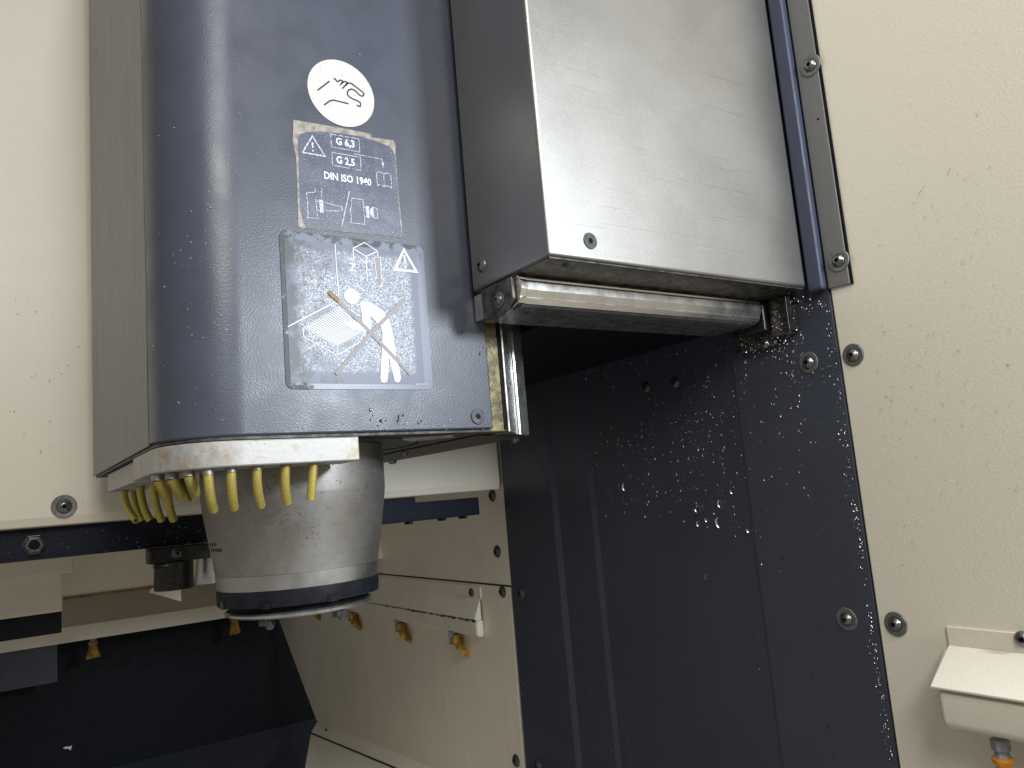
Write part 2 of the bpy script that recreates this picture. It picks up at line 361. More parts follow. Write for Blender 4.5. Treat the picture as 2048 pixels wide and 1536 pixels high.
wall_bolt(at(1043, 1186, x=XW-.0046), NX, 'upper navy dome bolt on navy wall beside the panel seam', G2, False, head=H_DARK, s=.95)
wall_bolt(at(1076, 1532, x=XW-.0046), NX, 'navy wall dome bolt at the bottom edge of the picture', G2, False, head=H_DARK, s=.95)
wall_bolt(at(654, 1466, x=xr-.012), NX, 'small dark bolt at far end of the sloping chute flange', G2, False, head=H_DARK)
wall_bolt(at(793, 1531, x=xr-.012), NX, 'small dark bolt on chute flange at the bottom edge', G2, False, head=H_DARK)
wall_bolt(at(128, 1013, y=YB), NY, 'large washered bolt on cream back wall left of the spindle', 'bolt on the back wall', s=1.22)
wall_bolt(at(1292, 775, x=XW+.001), NX, 'faint navy dome bolt high on navy wall, left of its twin', G2, False, head=H_DARK, s=.7)
wall_bolt(at(1350, 765, x=XW+.001), NX, 'faint navy dome bolt high on navy wall, nearer the bracket', G2, False, head=H_DARK, s=.7)

# ------------------------------------------------------------------ strips on the wall
st = MB().prism([(.4303, .1785), (.4303, .80), (.4540, .80), (.4540, .1795)], XW-.0034, XW-.0003, 'x').build('cover_strip', M['strip_grey'], bevel=.0006)
tag(st, 'flat grey metal strip bolted upright to the cream wall', 'strip')
tag(MB().prism([(.4303-.0028, .1782), (.4303-.0028, .80), (.4301, .80), (.4301, .1782)], XW-.0022, XW-.0003, 'x').build('edge_line', M['black'], st), None)  # dark line along the strip's edge, drawn as a thin black bar
hole = MB().lathe([(.0014, 0), (.0014, .0002)], n=12).build('hole', M['black']); hole.parent = st
hp = at(1636, 238, x=XW-.0034); hole.location = hp-Vector(st.location); hole.rotation_euler = axis_rot(NX)
hp = at(1616, 30, x=XW-.0034); h2 = hole.copy(); COL.objects.link(h2); h2.scale = (.5,)*3; h2.location = hp-Vector(st.location)
wall_bolt(at(1622, 131, x=XW-.0034), NX, 'upper washered bolt on the grey strip', 'bolts on the grey strip')
wall_bolt(at(1678, 521, x=XW-.0034), NX, 'lower washered bolt near the foot of the grey strip', 'bolts on the grey strip')
sl = MB().prism([(.4552, .1795), (.4552, .80), (.4730, .80), (.4730, .1790)], XW-.012, XW-.0024, 'x').build('seal_strip', M['navy_seal'], bevel=.003, seg=3)
tag(sl, 'dark blue rubber seal strip between stainless cover and grey strip', 'seal')

# ------------------------------------------------------------------ spindle head
head = thing('spindle_head', (.247, .74, ZB), 'blue-grey spindle head hanging with stickers, coolant pipes and steel nose', 'spindle head')
R_ = .060; xL, xR = .105, .389
cont = [(xR, YF), (xR, 1.03), (xL, 1.03), (xL, YF+R_)] + arc(xL+R_, YF+R_, R_, 180, 270, 28)
MB().prism(cont, ZB+.0015, .85).build('housing', M['blue_paint'], head, smooth=30, bevel=.0016)
MB().prism([(xR-.001, YF+.004), (xR-.001, 1.028), (xL+.002, 1.028), (xL+.002, YF+R_)] + arc(xL+R_, YF+R_, R_-.002, 180, 270, 20), ZB-.001, ZB+.0012).build('bottom_plate', M['underside'], head)
MB().box(xL-.0002, xL+.001, YF+R_-.004, 1.032, ZB+.0012, .85).build('side_face', M['side_paint'], head)
# right flank: brass gib and anodised profile
MB().box(xR+.0005, .4115, .6115, 1.02, ZB-.0005, .40).build('gib_strip', M['brass_strip'], head, bevel=.0008)
MB().box(.4085, .4105, .6105, .6116, ZB+.001, .40).build('groove', M['black'], head)
prof = [(.4130, .6115), (.4150, .6108), (.4158, .6125), (.4172, .6132), (.4490, .6478), (.4520, .6495), (.4535, .6488), (.4680, .6550), (.4705, .6580), (.4705, 1.02), (.4130, 1.02)]
MB().prism(prof, ZB-.001, .40).build('guide_profile', M['alu'], head, bevel=.0005)
# underside bits
MB().prism([(.3900, .632), (.4400, .645), (.4692, .664), (.4692, 1.0185), (.3900, 1.0185)], ZB-.0022, ZB-.0011).build('added_flank_sheet', M['underside'], head, bevel=.0003)  # dark sheet added to hide the wall mirrored in the profile's underside
u = MB(); u.prism([(.31, .63), (.352, .612), (.362, .625), (.33, .655)], ZB-.0035, ZB-.0012); u.build('underside_tab', M['plate_metal'], head, bevel=.0006)
ring = MB(); ring.lathe([(.118, -.0014), (.118, -.0011), (.121, -.0011), (.121, -.0014)], (.247, .74, ZB), 64, cap=False); ring.build('groove_ring', M['black'], head)  # circular groove, its dark drawn as a flat black ring
for (px, py, s) in ((785, 921, 1.0), (1030, 877, .8), (808, 905, .6)):
    b = MB().lathe([(.0062*s, 0), (.0062*s, .0018), (.0045*s, .004), (.0015*s, .0052)], n=20); o = b.build('screw', M['bolt_steel'], head, smooth=40, origin=(0, 0, 0))
    o.rotation_euler = (pi, 0, 0); o.location = at(px, py, z=ZB-.002)-Vector(head.location)
sc = part(H_FLUSH, 'screw', head, at(955, 833, y=YF)-Vector(head.location)+Vector((0, -.0001, 0)), 1.); sc.rotation_euler = axis_rot(NY)

# nozzle plate following the housing's contour, and the second block behind it
ins = .0012
outer = [(.2562, YF+ins)] + [(x, y) for x, y in reversed(arc(xL+R_, YF+R_, R_-ins, 180, 270, 20))] + [(xL+ins, .744)]
inner = [(xL+.040, .744)] + arc(xL+R_+.01, YF+R_+.012, R_-.03, 180, 270, 10) + [(.2562, YF+.042)]
plate = MB().prism(outer+inner, .0362, ZB-.0016).build('nozzle_plate', M['plate_metal'], head, smooth=30, bevel=.0012)
blk = [(xL+.006, .955), (xL+.006, .790)] + arc(xL+.017, .773, .011, 180, 330, 10) + [(xL+.030, .80), (xL+.044, .955)]
blk_o = MB().prism(blk, .0362, ZB-.0016).build('nozzle_block', M['plate_metal'], head, smooth=30, bevel=.0010)
def smooth_path(P, n=8):
    P = [Vector(p) for p in P]; out = []
    for i in range(n+1):
        s = i/n; out.append((1-s)**2*P[0]+2*s*(1-s)*P[1]+s*s*P[2])
    return out
def pipe(a, m, b, r=.0036, parent=None):
    pts = smooth_path((a, m, b)); mb = MB()
    n = 14; mb.tube(pts, r, n, cap=False)
    d = (pts[-1]-pts[-2]).normalized(); inner_ = [pts[-1], pts[-1]-d*.004]; k0 = len(mb.v)-n
    base = len(mb.v); c0 = pts[-1]
    mb.v += [tuple(c0+(Vector(mb.v[k0+i])-c0)*.62) for i in range(n)]; mb.v += [tuple(c0-d*.005+(Vector(mb.v[k0+i])-c0)*.62) for i in range(n)]
    for i in range(n):
        j = (i+1) % n; mb.f += [(k0+i, k0+j, base+j, base+i), (base+i, base+j, base+n+j, base+n+i)]
    mb.f.append(tuple(range(base+n, base+2*n)))
    o = mb.build('coolant_pipe', M['yellow_pipe'], parent, smooth=50)
    col = MB().tube([Vector(a)+Vector((0, 0, .003)), Vector(a)+Vector((0, 0, -.0014))], r*1.2, 16).build('collar', M['nose_steel'], parent, smooth=50)
    return o
for (x0, y0, x1, y1, x2, y2, d0, d2) in ((416, 946, 418, 990, 427, 1020, .616, .634), (462, 941, 463, 985, 468, 1016, .613, .630), (514, 936, 512, 975, 522, 1012, .612, .628), (571, 930, 568, 970, 575, 1006, .612, .624), (627, 925, 624, 962, 622, 999, .612, .616)):
    pipe(at(x0, y0, y=d0), at(x1, y1, y=d0+.001), at(x2, y2, y=d2), parent=plate)
for (x0, y0, x1, y1, x2, y2, d0, d2) in ((316, 958, 322, 972, 331, 992, .655, .672), (344, 955, 350, 970, 360, 990, .641, .658), (377, 949, 382, 965, 391, 986, .628, .645)):
    pipe(at(x0, y0, y=d0), at(x1, y1, y=d0+.002), at(x2, y2, y=d2), .0041, plate)
for (x0, y0, x1, y1, x2, y2, xx) in ((248, 984, 248, 1012, 272, 1041, .122), (266, 984, 268, 1015, 285, 1041, .136), (281, 983, 282, 1012, 300, 1040, .127), (308, 984, 308, 1012, 323, 1040, .131), (334, 985, 334, 1010, 347, 1039, .137)):
    a = at(x0, y0, x=xx); a.z = .0362
    pipe(a, at(x1, y1, x=xx), at(x2, y2, x=xx+.008), .0038, blk_o)
pipe(at(360, 960, x=.15), at(366, 980, x=.15), at(377, 1003, x=.155), .0034, blk_o)

# spindle nose
AX = (.247, .740)
nose = MB().lathe([(.0853, .0563), (.0853, .016), (.0850, .0135), (.0838, .004), (.0803, -.018), (.0772, -.037), (.0750, -.0505), (.0747, -.0535)], (AX[0], AX[1], 0), 96, cap=False).build('nose', M['nose_steel'], head, smooth=30)
MB().lathe([(.0747, -.0537), (.0738, -.0665), (.070, -.0667)], (AX[0], AX[1], 0), 96, cap=False).build('polished_band', M['polished_band'], nose, smooth=30)
MB().lathe([(.070, -.0666), (.0740, -.0668), (.0742, -.0680), (.0736, -.0806), (.064, -.0810)], (AX[0], AX[1], 0), 96, cap=False).build('lower_ring', M['nose_ring'], nose, smooth=30)
MB().lathe([(.0635, -.0806), (.0635, -.0875)], (AX[0], AX[1], 0), 64, cap=False).build('dark_gap', M['black'], nose)
MB().lathe([(.060, -.0864), (.0660, -.0866), (.0674, -.0880), (.0672, -.0900), (.0655, -.0914), (.056, -.0922), (.010, -.0924)], (AX[0], AX[1], 0), 96).build('end_disc', M['disc_steel'], nose, smooth=35)
def polar(ang, r, z): return Vector((AX[0]+r*cos(ang), AX[1]+r*sin(ang), z))
cam_ang = atan2(-AX[1], -AX[0])
def ang_of(px, py, r):           # angle on the nose at which a pixel column falls
    best = None
    for k in range(-880, 881):
        a = cam_ang+radians(k/10); p = polar(a, r, 0); d = p.dot(RT)/p.dot(_f)*F_PX+1024
        if best is None or abs(d-px) < best[0]: best = (abs(d-px), a)
    return best[1]
def on_ring(name, px, w, z0, z1, r0, r1, mat):
    a = ang_of(px, 0, r1); mb = MB(); hw = w/2/r1; vs_ = []
    for rr in (r0, r1):
        for z in (z0, z1):
            for k in (-1, 0, 1): vs_.append(polar(a+k*hw, rr, z))
    mb.add(vs_, [(0,1,4,3),(1,2,5,4),(6,9,10,7),(7,10,11,8),(0,6,7,1),(1,7,8,2),(3,4,10,9),(4,5,11,10),(0,3,9,6),(2,8,11,5)])
    return mb.build(name, mat, nose)
for px in (524, 657):
    on_ring('notch', px, .0100, -.0812, -.0748, .070, .0744, M['black'])
    on_ring('key', px+2, .0056, -.0814, -.0768, .070, .0746, M['nose_ring'])
on_ring('key', 437, .006, -.0814, -.075, .070, .0750, M['dark_screw'])
for px, w in ((526, .012), (668, .011)):
    a = ang_of(px, 0, .058); p = polar(a, .0585, -.0945)
    o = MB().box(-w/2, w/2, -.004, .004, -.0030, .0030).build('lug', M['dark_screw'], nose, bevel=.0008, origin=(0, 0, 0)); o.location = p-Vector(head.location)-Vector(nose.location); o.rotation_euler = (0, .0, a+pi/2)
    o = MB().lathe([(.004, 0), (.0036, -.003), (.002, -.0045)], n=14).build('nut', M['bolt_steel'], nose, smooth=40, origin=(0, 0, 0)); o.location = p+Vector((w*.2, 0, -.002))-Vector(head.location)-Vector(nose.location)
# faint stamped marks on the cone
for (px, z, k) in ((421, -.0255, 4), (428, -.0305, 5)):
    for i in range(k): on_ring('stamp', px-8+i*4.6, .0022, z, z+.0026, .070, .0775+(z+.037)*.182+.0004, M['grime'])

# flush sheet: stickers on the front face
def c1(u_, v): p = at(540+u_/3.939, 90+v/3.939, y=YF); return (p.x, p.z)
def c2(u_, v): p = at(540+u_/4.389, 450+v/4.389, y=YF); return (p.x, p.z)
def sheet(name, poly, y0, y1, mat, parent, bevel=None, label=None):
    return MB().prism(poly, y0, y1, 'y').build(name, mat, parent, bevel=bevel, label=label)
YS = YF-.0001
# round hand sticker
hs = sheet('round_sticker', arc(.2577, .3602, .0310, 0, 354, 59), YS-.0005, YS, M['sticker_white'], head, label='round white sticker with a hand outline in black')
hand = MB(); yh = YS-.0008
for pl, w in (([(372, 360), (466, 288)], .0013), ([(424, 476), (470, 442), (500, 437), (616, 466)], .0013),
              ([(498, 266), (515, 274), (522, 288), (535, 292), (548, 280), (566, 284), (572, 292), (556, 312), (545, 322), (572, 296), (590, 290), (608, 300), (590, 322), (568, 346)], .0013),
              ([(590, 322), (612, 303), (640, 306), (724, 372), (737, 386), (734, 402), (720, 406), (704, 398), (668, 362), (642, 350), (620, 356), (608, 372), (608, 394), (622, 412), (650, 428), (690, 444), (708, 456), (711, 472), (708, 488), (694, 484), (680, 476)], .0013)):
    hand.ribbon([c1(*q) for q in pl], w, yh)
hand.build('hand_symbol', M['print_black'], hs)
# balance-grade sticker
bs = sheet('balance_sticker', [c1(182, 590), c1(640, 670), c1(796, 702), c1(800, 730), c1(970, 752), c1(990, 790), c1(985, 840), c1(1010, 1180), c1(1040, 1440), c1(1036, 1515), c1(240, 1440), c1(222, 1430), c1(205, 900), c1(178, 760)], YS-.0004, YS, M['sticker_backing'], head, label='worn dark sticker reading G 6,3 G 2,5 DIN ISO 1940')
face = sheet('printed_face', [c1(218, 735), c1(232, 705), c1(290, 688), c1(400, 684), c1(520, 694), c1(700, 720), c1(840, 762), c1(930, 800), c1(965, 830), c1(982, 880), c1(1032, 1508), c1(290, 1440), c1(262, 1400), c1(238, 1300)], YS-.0007, YS-.0003, M['sticker_navy'], bs)
yp = YS-.0010
def stroke(name, lines, w, mat, parent, y=None, closed=False, cf=c1):
    mb = MB()
    for pl in lines: mb.ribbon([cf(*q) for q in pl], w, y or yp, closed)
    return mb.build(name, mat, parent)
def text(name, s, p0, p1, mat, parent, y, h=None, bold=0.):
    """lettering between two points of a baseline, on the front face"""
    cu = bpy.data.curves.new(name, 'FONT'); cu.body = s; cu.size = 1; cu.offset = bold; cu.resolution_u = 2
    o = bpy.data.objects.new(name, cu); COL.objects.link(o)
    dg = bpy.context.evaluated_depsgraph_get(); me = bpy.data.meshes.new_from_object(o.evaluated_get(dg))
    bpy.data.objects.remove(o); xs = [v.co.x for v in me.vertices]; ys = [v.co.y for v in me.vertices]
    x0, x1 = min(xs), max(xs); cap = max(ys); d = Vector((p1[0]-p0[0], p1[1]-p0[1])); L = d.length; d.normalize()
    k = L/(x1-x0); kh = k if h is None else h/cap
    for v in me.vertices:
        a = (v.co.x-x0)*k; b = v.co.y*kh; v.co = (a*d.x-b*d.y, 0, a*d.y+b*d.x)
    me.materials.clear(); me.materials.append(mat)
    ob = bpy.data.objects.new(name, me); COL.objects.link(ob); ob.parent = parent
    w = Vector((0, 0, 0)); q = parent
    while q is not None: w += Vector(q.location); q = q.parent
    ob.location = Vector((p0[0], y, p0[1]))-w
    return ob
stroke('warning_triangle', [[(330, 722), (430, 880), (252, 850)]], .0012, M['print_worn'], bs, closed=True)
sheet('exclamation_mark', [c1(322, 768), c1(340, 771), c1(338, 818), c1(330, 818)], yp, yp+.0002, M['print_worn'], bs)
sheet('exclamation_mark', [c1(330, 830), c1(342, 832), c1(342, 844), c1(330, 842)], yp, yp+.0002, M['print_worn'], bs)
stroke('frame_line', [[(474, 706), (697, 744), (704, 848), (480, 806)]], .00055, M['print_worn'], bs, closed=True)
stroke('frame_line', [[(484, 850), (708, 888), (714, 992), (488, 950)]], .00055, M['print_worn'], bs, closed=True)
text('lettering', 'G 6,3', c1(516, 785), c1(664, 812), M['print_text'], bs, yp, .0066, .03)
text('lettering', 'G 2,5', c1(520, 932), c1(666, 958), M['print_text'], bs, yp, .0066, .03)
text('lettering', 'DIN ISO 1940', c1(424, 1055), c1(796, 1112), M['print_text'], bs, yp, .0066, .03)
stroke('leader_line', [[(655, 860), (878, 904), (882, 930)]], .0005, M['print_worn'], bs)
sheet('arrow_head', [c1(872, 926), c1(894, 930), c1(888, 974)], yp, yp+.0002, M['print_worn'], bs)
stroke('book_symbol', [[(836, 1012), (850, 1002), (872, 1006), (892, 1022), (910, 1012), (934, 1018), (948, 1032), (955, 1132), (935, 1118), (912, 1112), (895, 1124), (875, 1108), (850, 1104), (842, 1112), (836, 1012)], [(892, 1022), (895, 1124)]], .0006, M['print_worn'], bs)
stroke('tool_symbol', [[(284, 1166), (352, 1164), (372, 1370), (290, 1364), (298, 1330), (288, 1290), (296, 1240), (286, 1200), (284, 1166)], [(350, 1130), (356, 1240)], [(364, 1232), (384, 1236), (388, 1306), (370, 1310)], [(416, 1240), (530, 1272), (560, 1276), (566, 1306), (536, 1312), (424, 1308)], [(402, 1135), (402, 1215)]], .0006, M['print_worn'], bs)
sheet('tool_collar', [c1(384, 1222), c1(414, 1226), c1(420, 1326), c1(390, 1322)], yp, yp+.0002, M['print_worn'], bs)
stroke('slash_line', [[(622, 1156), (562, 1430)]], .0008, M['print_worn'], bs)
stroke('tool_symbol', [[(634, 1210), (728, 1222), (744, 1416), (632, 1404), (638, 1360), (628, 1310), (640, 1260), (634, 1210)], [(736, 1280), (750, 1282), (756, 1352), (742, 1354)], [(812, 1282), (838, 1292), (846, 1368), (822, 1366)]], .0006, M['print_worn'], bs)
sheet('tool_collar', [c1(752, 1272), c1(775, 1274), c1(782, 1366), c1(760, 1364)], yp, yp+.0002, M['print_worn'], bs)
sheet('tool_collar', [c1(780, 1300), c1(810, 1272), c1(820, 1370), c1(788, 1350)], yp, yp+.0002, M['print_worn'], bs)
# big pinch-hazard sticker
ps = sheet('hazard_sticker', rrect(.1963, .3284, .0950, .2272, .006), YS-.0005, YS, M['sticker_blue'], head, bevel=.0002, label='large worn square sticker showing a crossed-out person reaching under a descending block')
sheet('worn_print', [(.2000, .1000), (.3200, .1000), (.3200, .2200), (.2000, .2200)], YS-.0008, YS-.0004, M['sticker_field'], ps)
yq = YS-.0011
def st2(name, lines, w, mat=None, closed=False, dy=0.): return stroke(name, lines, w, mat or M['print_white'], ps, yq-dy, closed, c2)
st2('guide_line', [[(566, 172), (582, 420), (600, 640)]], .0008)
st2('guide_line', [[(152, 896), (340, 798), (560, 684)]], .0010)
st2('block_outline', [[(724, 208), (824, 158), (938, 234), (838, 280), (724, 208), (730, 310)], [(838, 280), (850, 500)], [(938, 234), (942, 290)]], .0009)
text('lettering', 'Z', c2(690, 402), c2(756, 412), M['print_white'], ps, yq, .0068, .02)
st2('arrow_outline', [[(912, 286), (964, 290), (972, 474), (994, 476), (958, 552), (912, 470), (936, 472), (912, 286)]], .0007)
sheet('down_arrow', [c2(918, 294), c2(958, 296), c2(966, 480), c2(984, 482), c2(957, 540), c2(922, 476), c2(942, 478)], yq-.0002, yq, M['print_faded'], ps)
st2('warning_triangle', [[(1170, 222), (1280, 412), (1090, 394)]], .0024, closed=True)
sheet('exclamation_mark', [c2(1164, 268), c2(1182, 270), c2(1188, 340), c2(1172, 340)], yq-.0001, yq+.0001, M['print_white'], ps)
cx, cz = c2(1184, 372); sheet('exclamation_mark', arc(cx, cz, .0013, 0, 340, 17), yq-.0001, yq+.0001, M['print_white'], ps)
tl = [[(285, 898), (590, 1068), (860, 920), (610, 720), (285, 898)], [(285, 898), (292, 985), (584, 1146), (590, 1068)], [(584, 1146), (830, 1005)], [(610, 690), (780, 800)]]
st2('table_outline', tl, .0008)
for i in range(1, 17):
    s = i/17; a = (285+(610-285)*s, 898+(720-898)*s); b = (590+(860-590)*s, 1068+(920-1068)*s); st2('table_slot', [[a, b]], .0013)
cx, cz = c2(712, 630); sheet('person_head', arc(cx, cz, .0069, 0, 350, 35), yq-.0003, yq-.0001, M['print_white'], ps)
body = [(786, 690), (800, 676), (830, 670), (880, 684), (940, 722), (1000, 770), (1036, 820), (1060, 900), (1082, 1020), (1100, 1150), (1136, 1290), (1144, 1350), (1132, 1378), (1110, 1386), (1088, 1372), (1076, 1320), (1050, 1220), (1040, 1160), (1036, 1240), (1030, 1340), (1022, 1376), (996, 1390), (970, 1378), (962, 1350), (968, 1240), (976, 1100), (982, 960), (970, 900), (930, 860), (890, 815), (872, 806), (880, 860), (884, 900), (870, 930), (838, 942), (760, 932), (690, 904), (656, 884), (654, 864), (680, 846), (720, 846), (790, 866), (806, 860), (800, 800), (790, 740)]
bmb = MB(); n = len(body); bmb.add([(c2(*q)[0], yq-.0002, c2(*q)[1]) for q in body], [tuple(range(n))]); bmb.build('person_symbol', M['print_white'], ps)
st2('cross_out', [[(512, 588), (870, 940), (1225, 1310)]], .0031, M['print_faded'], dy=.0004)
st2('cross_out', [[(1180, 650), (880, 950), (572, 1312)]], .0031, M['print_faded'], dy=.0006)
st2('rust_stain', [[(512, 586), (540, 622), (600, 668)]], .0036, M['rust_residue'], dy=.0008)
text('lettering', '8020675', c2(1272, 1408), c2(1372, 1406), M['print_white'], ps, yq, .0016, 0)
# a film of oily drops near the lower edge of the front face
wd = MB()
for i in range(26):
    px, py = (rnd.gauss(925, 45), rnd.gauss(690, 25)) if i % 3 == 0 else (rnd.uniform(740, 960), rnd.gauss(838, 10))
    if px > 975: px = 970
    p = at(px, py, y=YF); r = rnd.uniform(.0004, .0013)
    wd.lathe([(r, 0), (r*.8, r*.3), (r*.3, r*.45)], (0, 0, 0), 8); k = len(wd.v)-24
    for j in range(k, len(wd.v)):
        x, y, z = wd.v[j]; wd.v[j] = (p.x+x*rnd.uniform(.9, 1.1), p.y-z-.0001, p.z+y*1.5)
o = wd.build('oil_drops', M['water'], head, smooth=60); o['kind'] = 'stuff'

# ------------------------------------------------------------------ stainless cover and its wiper rail
x0, x1, y0, y1, z0 = .3727, .7105, .4730, .5920, .1852
cover = thing('sliding_cover', ((x0+x1)/2, (y0+y1)/2, z0), 'large brushed stainless steel sliding cover box right of the spindle head', 'machine cover')
cb = MB().box(x0, x1, y0, y1, z0, .85).build('shell', M['stainless'], cover, bevel=.0028, seg=4, smooth=30)
bp = MB().box(x0+.003, x1-.001, y0+.003, y1-.002, z0-.0012, z0+.003).build('bottom_plate', M['dark_oily'], cover)
s_ = part(H_FLUSH, 'screw', cover, at(1180, 482, y=y0)-Vector(cover.location)+Vector((0, .0004, 0)), 1.); s_.rotation_euler = axis_rot(NY)
s_ = part(H_ROUND, 'screw', cover, at(963, 531, x=x0)-Vector(cover.location)+Vector((.001, 0, 0)), 1.05); s_.rotation_euler = axis_rot(NX)
s_ = part(H_DARK, 'screw', cover, at(1130, 528, z=z0)-Vector(cover.location)+Vector((0, 0, -.001)), .35); s_.rotation_euler = (pi, 0, 0)

rail = thing('wiper_rail', (.55, .55, .152), 'shiny extruded aluminium wiper rail under the stainless cover', 'rail')
yz = [(.5255, .1838), (.5235, .1815), (.5240, .1795), (.5225, .1780), (.5228, .1712), (.5262, .1648), (.5255, .1640), (.5290, .1596), (.5300, .1600), (.5330, .1582), (.5410, .1572), (.598, .1590), (.598, .1838)]
MB().prism(yz, .3850, .6980, 'x').build('profile', M['alu'], rail, bevel=.0004)
cap_ = [(a-.0012 if a < .53 else a, b) for a, b in yz]
MB().prism(cap_, .3775, .3848, 'x').build('end_ring', M['chrome'], rail, smooth=25, bevel=.0010, seg=3)
ec = [(.5290, .1835), (.5290, .1640), (.5400, .1560), (.5580, .1530), (.5780, .1550), (.5790, .1835)]
MB().prism(ec, .3732, .3773, 'x').build('end_cap', M['dark_oily'], rail, bevel=.0012)
wp = at(999, 600, x=.3730)-Vector(rail.location)
w_ = part(WASH, 'washer', rail, wp, .62); w_.rotation_euler = axis_rot(NX)
w_ = part(H_ROUND, 'screw', rail, wp+Vector((-.0008, 0, 0)), .75); w_.rotation_euler = axis_rot(NX)
MB().box(.700, .7185, .5230, .5600, .150, .1835).build('end_block', M['tool_black'], rail, bevel=.0015)

br = thing('stop_bracket', (XW-.003, .55, .134), 'oily dark steel stop bracket on navy wall at the rail end, covered in chips', 'bracket')
MB().prism([(.5225, .1345), (.5225, .1650), (.5790, .1650), (.5790, .1335)], XW-.0090, XW-.0024, 'x').build('plate', M['dark_oily'], br, bevel=.0010)
MB().prism([(.4985, .1420), (.4985, .1830), (.5215, .1830), (.5215, .1420)], XW-.0150, XW-.0024, 'x').build('lug', M['dark_oily'], br, bevel=.0014)
MB().prism([(.4955, .1440), (.4955, .1830), (.4982, .1830), (.4982, .1440)], XW-.0190, XW-.0024, 'x').build('lug_lip', M['tool_black'], br, bevel=.0006)
for (px, py, s) in ((1483, 688, .45), (1530, 688, .8), (1576, 662, .8)):
    o = part(H_ROUND, 'screw', br, at(px, py, x=XW-.0092)-Vector(br.location), s); o.rotation_euler = axis_rot(NX)

# ------------------------------------------------------------------ coolant nozzles and the ledges that carry them
def nozzle(p, parent, size=1., tilt=(0, 0, 0), mat='orange', name='nozzle', spin=0.):
    spin_m = Matrix.Rotation(spin, 4, 'Z')
    q = Matrix.Rotation(tilt[2], 4, 'Z') @ Matrix.Rotation(tilt[1], 4, 'Y') @ Matrix.Rotation(tilt[0], 4, 'X')
    def tr(mb):
        mb.v = [tuple(q @ spin_m @ (Vector(v)*size)+Vector(p)) for v in mb.v]; return mb
    up = lambda mb: setattr(mb, 'v', [tuple(Vector(v)*size+Vector(p)) for v in mb.v]) or mb
    fit = up(MB().lathe([(.0105, .003), (.0105, -.009), (.0085, -.0105), (.0075, -.013), (.0098, -.017), (.0098, -.021)], n=6)).build('fitting', M['fitting_grey'], parent, bevel=.0006)
    body_ = MB().lathe([(.0095, -.0165), (.0118, -.0185), (.0118, -.0215), (.0080, -.0270), (.0072, -.031)], n=20)
    k = len(body_.v); z = [-.029, -.036, -.050, -.056]; wx = [.0072, .0085, .0165, .0175]; wy = [.0072, .0062, .0042, .0034]; vs_ = []
    for a, b, c_ in zip(z, wx, wy): vs_ += [(-b, -c_, a), (b, -c_, a), (b, c_, a), (-b, c_, a)]
    fs = [(4*i+j, 4*i+(j+1) % 4, 4*i+4+(j+1) % 4, 4*i+4+j) for i in range(3) for j in range(4)]+[(0, 3, 2, 1), (12, 13, 14, 15)]
    body_.add(vs_, fs)
    tr(body_).build(name, M[mat], parent, smooth=40, bevel=.0004)
def ledge_right(label, xw, ya, yb, zt, zf, xo, zo, zbot, mat, cat='nozzle ledge'):
    """flange on the wall, sloping roof, and the rounded trough below it; runs along y"""
    t = thing('nozzle_ledge', (xw, (ya+yb)/2, zbot), label, cat, 'coolant nozzle ledges')
    MB().prism([(xw-.0022, zt), (xw, zt), (xw, zf-.002), (xw-.0022, zf-.002)], yb, ya, 'y').build('flange', M[mat], t, bevel=.0006)
    MB().prism([(xw-.0024, zf), (xw-.0024, zf-.0022), (xo, zo-.0022), (xo-.0006, zo)], yb, ya, 'y').build('roof', M[mat], t, bevel=.0006)
    rr = min(.008, (zo-zbot)*.3)
    sec = [(xw-.0005, zo-.0032), (xo+.0022, zo-.0032)] + arc(xo+.0022+rr, zbot+rr, rr, 180, 270, 5) + [(xw-.0005, zbot)]
    MB().prism(sec, yb, ya-.003, 'y').build('trough', M[mat], t, smooth=30, bevel=.005, seg=4)
    MB().prism([(xw-.0030, zf-.0030), (xo+.0016, zo-.0030), (xw-.0030, zo-.0030)], ya+.0010, ya+.0030, 'y').build('end_plate', M[mat], t, bevel=.0005)
    return t
tray = ledge_right('cream nozzle tray with sloping roof on the near wall, lower right', XW, .3880, .10, -.1537, -.1700, .6810, -.1975, -.2330, 'cream')
nozzle(at(2000, 1483, x=.700), tray, .72, mat='orange')
pb = at(2046, 1278, x=XW-.0022); wall_bolt(pb, NX, 'bolt cut off by the right picture edge, above the nozzle tray', G1, False)
e = at(949, 1238, y=1.193); eb = at(949, 1278, y=1.193)
far_ledge = ledge_right('cream nozzle ledge with four amber nozzles along the recess wall', xr-.001, 1.193, 2.38, -.1600, -.1790, e.x, e.z, eb.z, 'cream_far')
for px, py in ((625, 1238), (704, 1253), (799, 1272), (908, 1290)):
    p = at(px, py, x=(e.x+xr)/2); p.z = eb.z-.001; nozzle(p, far_ledge, .95, (-.95, .15, 0), 'orange_dirty', spin=.55)
wall_bolt(at(943, 1185, x=xr-.0032), NX, 'small dark bolt in the flange at near end of the nozzle ledge', G2, False, head=H_DARK, s=.75)
# dirt gathered along the roof's lower edge
dg = MB()
for i in range(150):
    y = 1.193+(2.2-1.193)*rnd.random()**1.6; s = rnd.uniform(.001, .0042)
    x = e.x-.0003+rnd.uniform(-.0005, .0012); z = e.z-.0026+rnd.uniform(-.0025, .0012)
    dg.add([(x-s*.2, y-s, z-s*.4), (x-s*.3, y+s, z-s*.3), (x, y+s*.8, z+s*.4), (x, y-s*.7, z+s*.4)], [(0, 1, 2, 3)])
o = dg.build('dirt_line', M['grime'], far_ledge); o['kind'] = 'stuff'

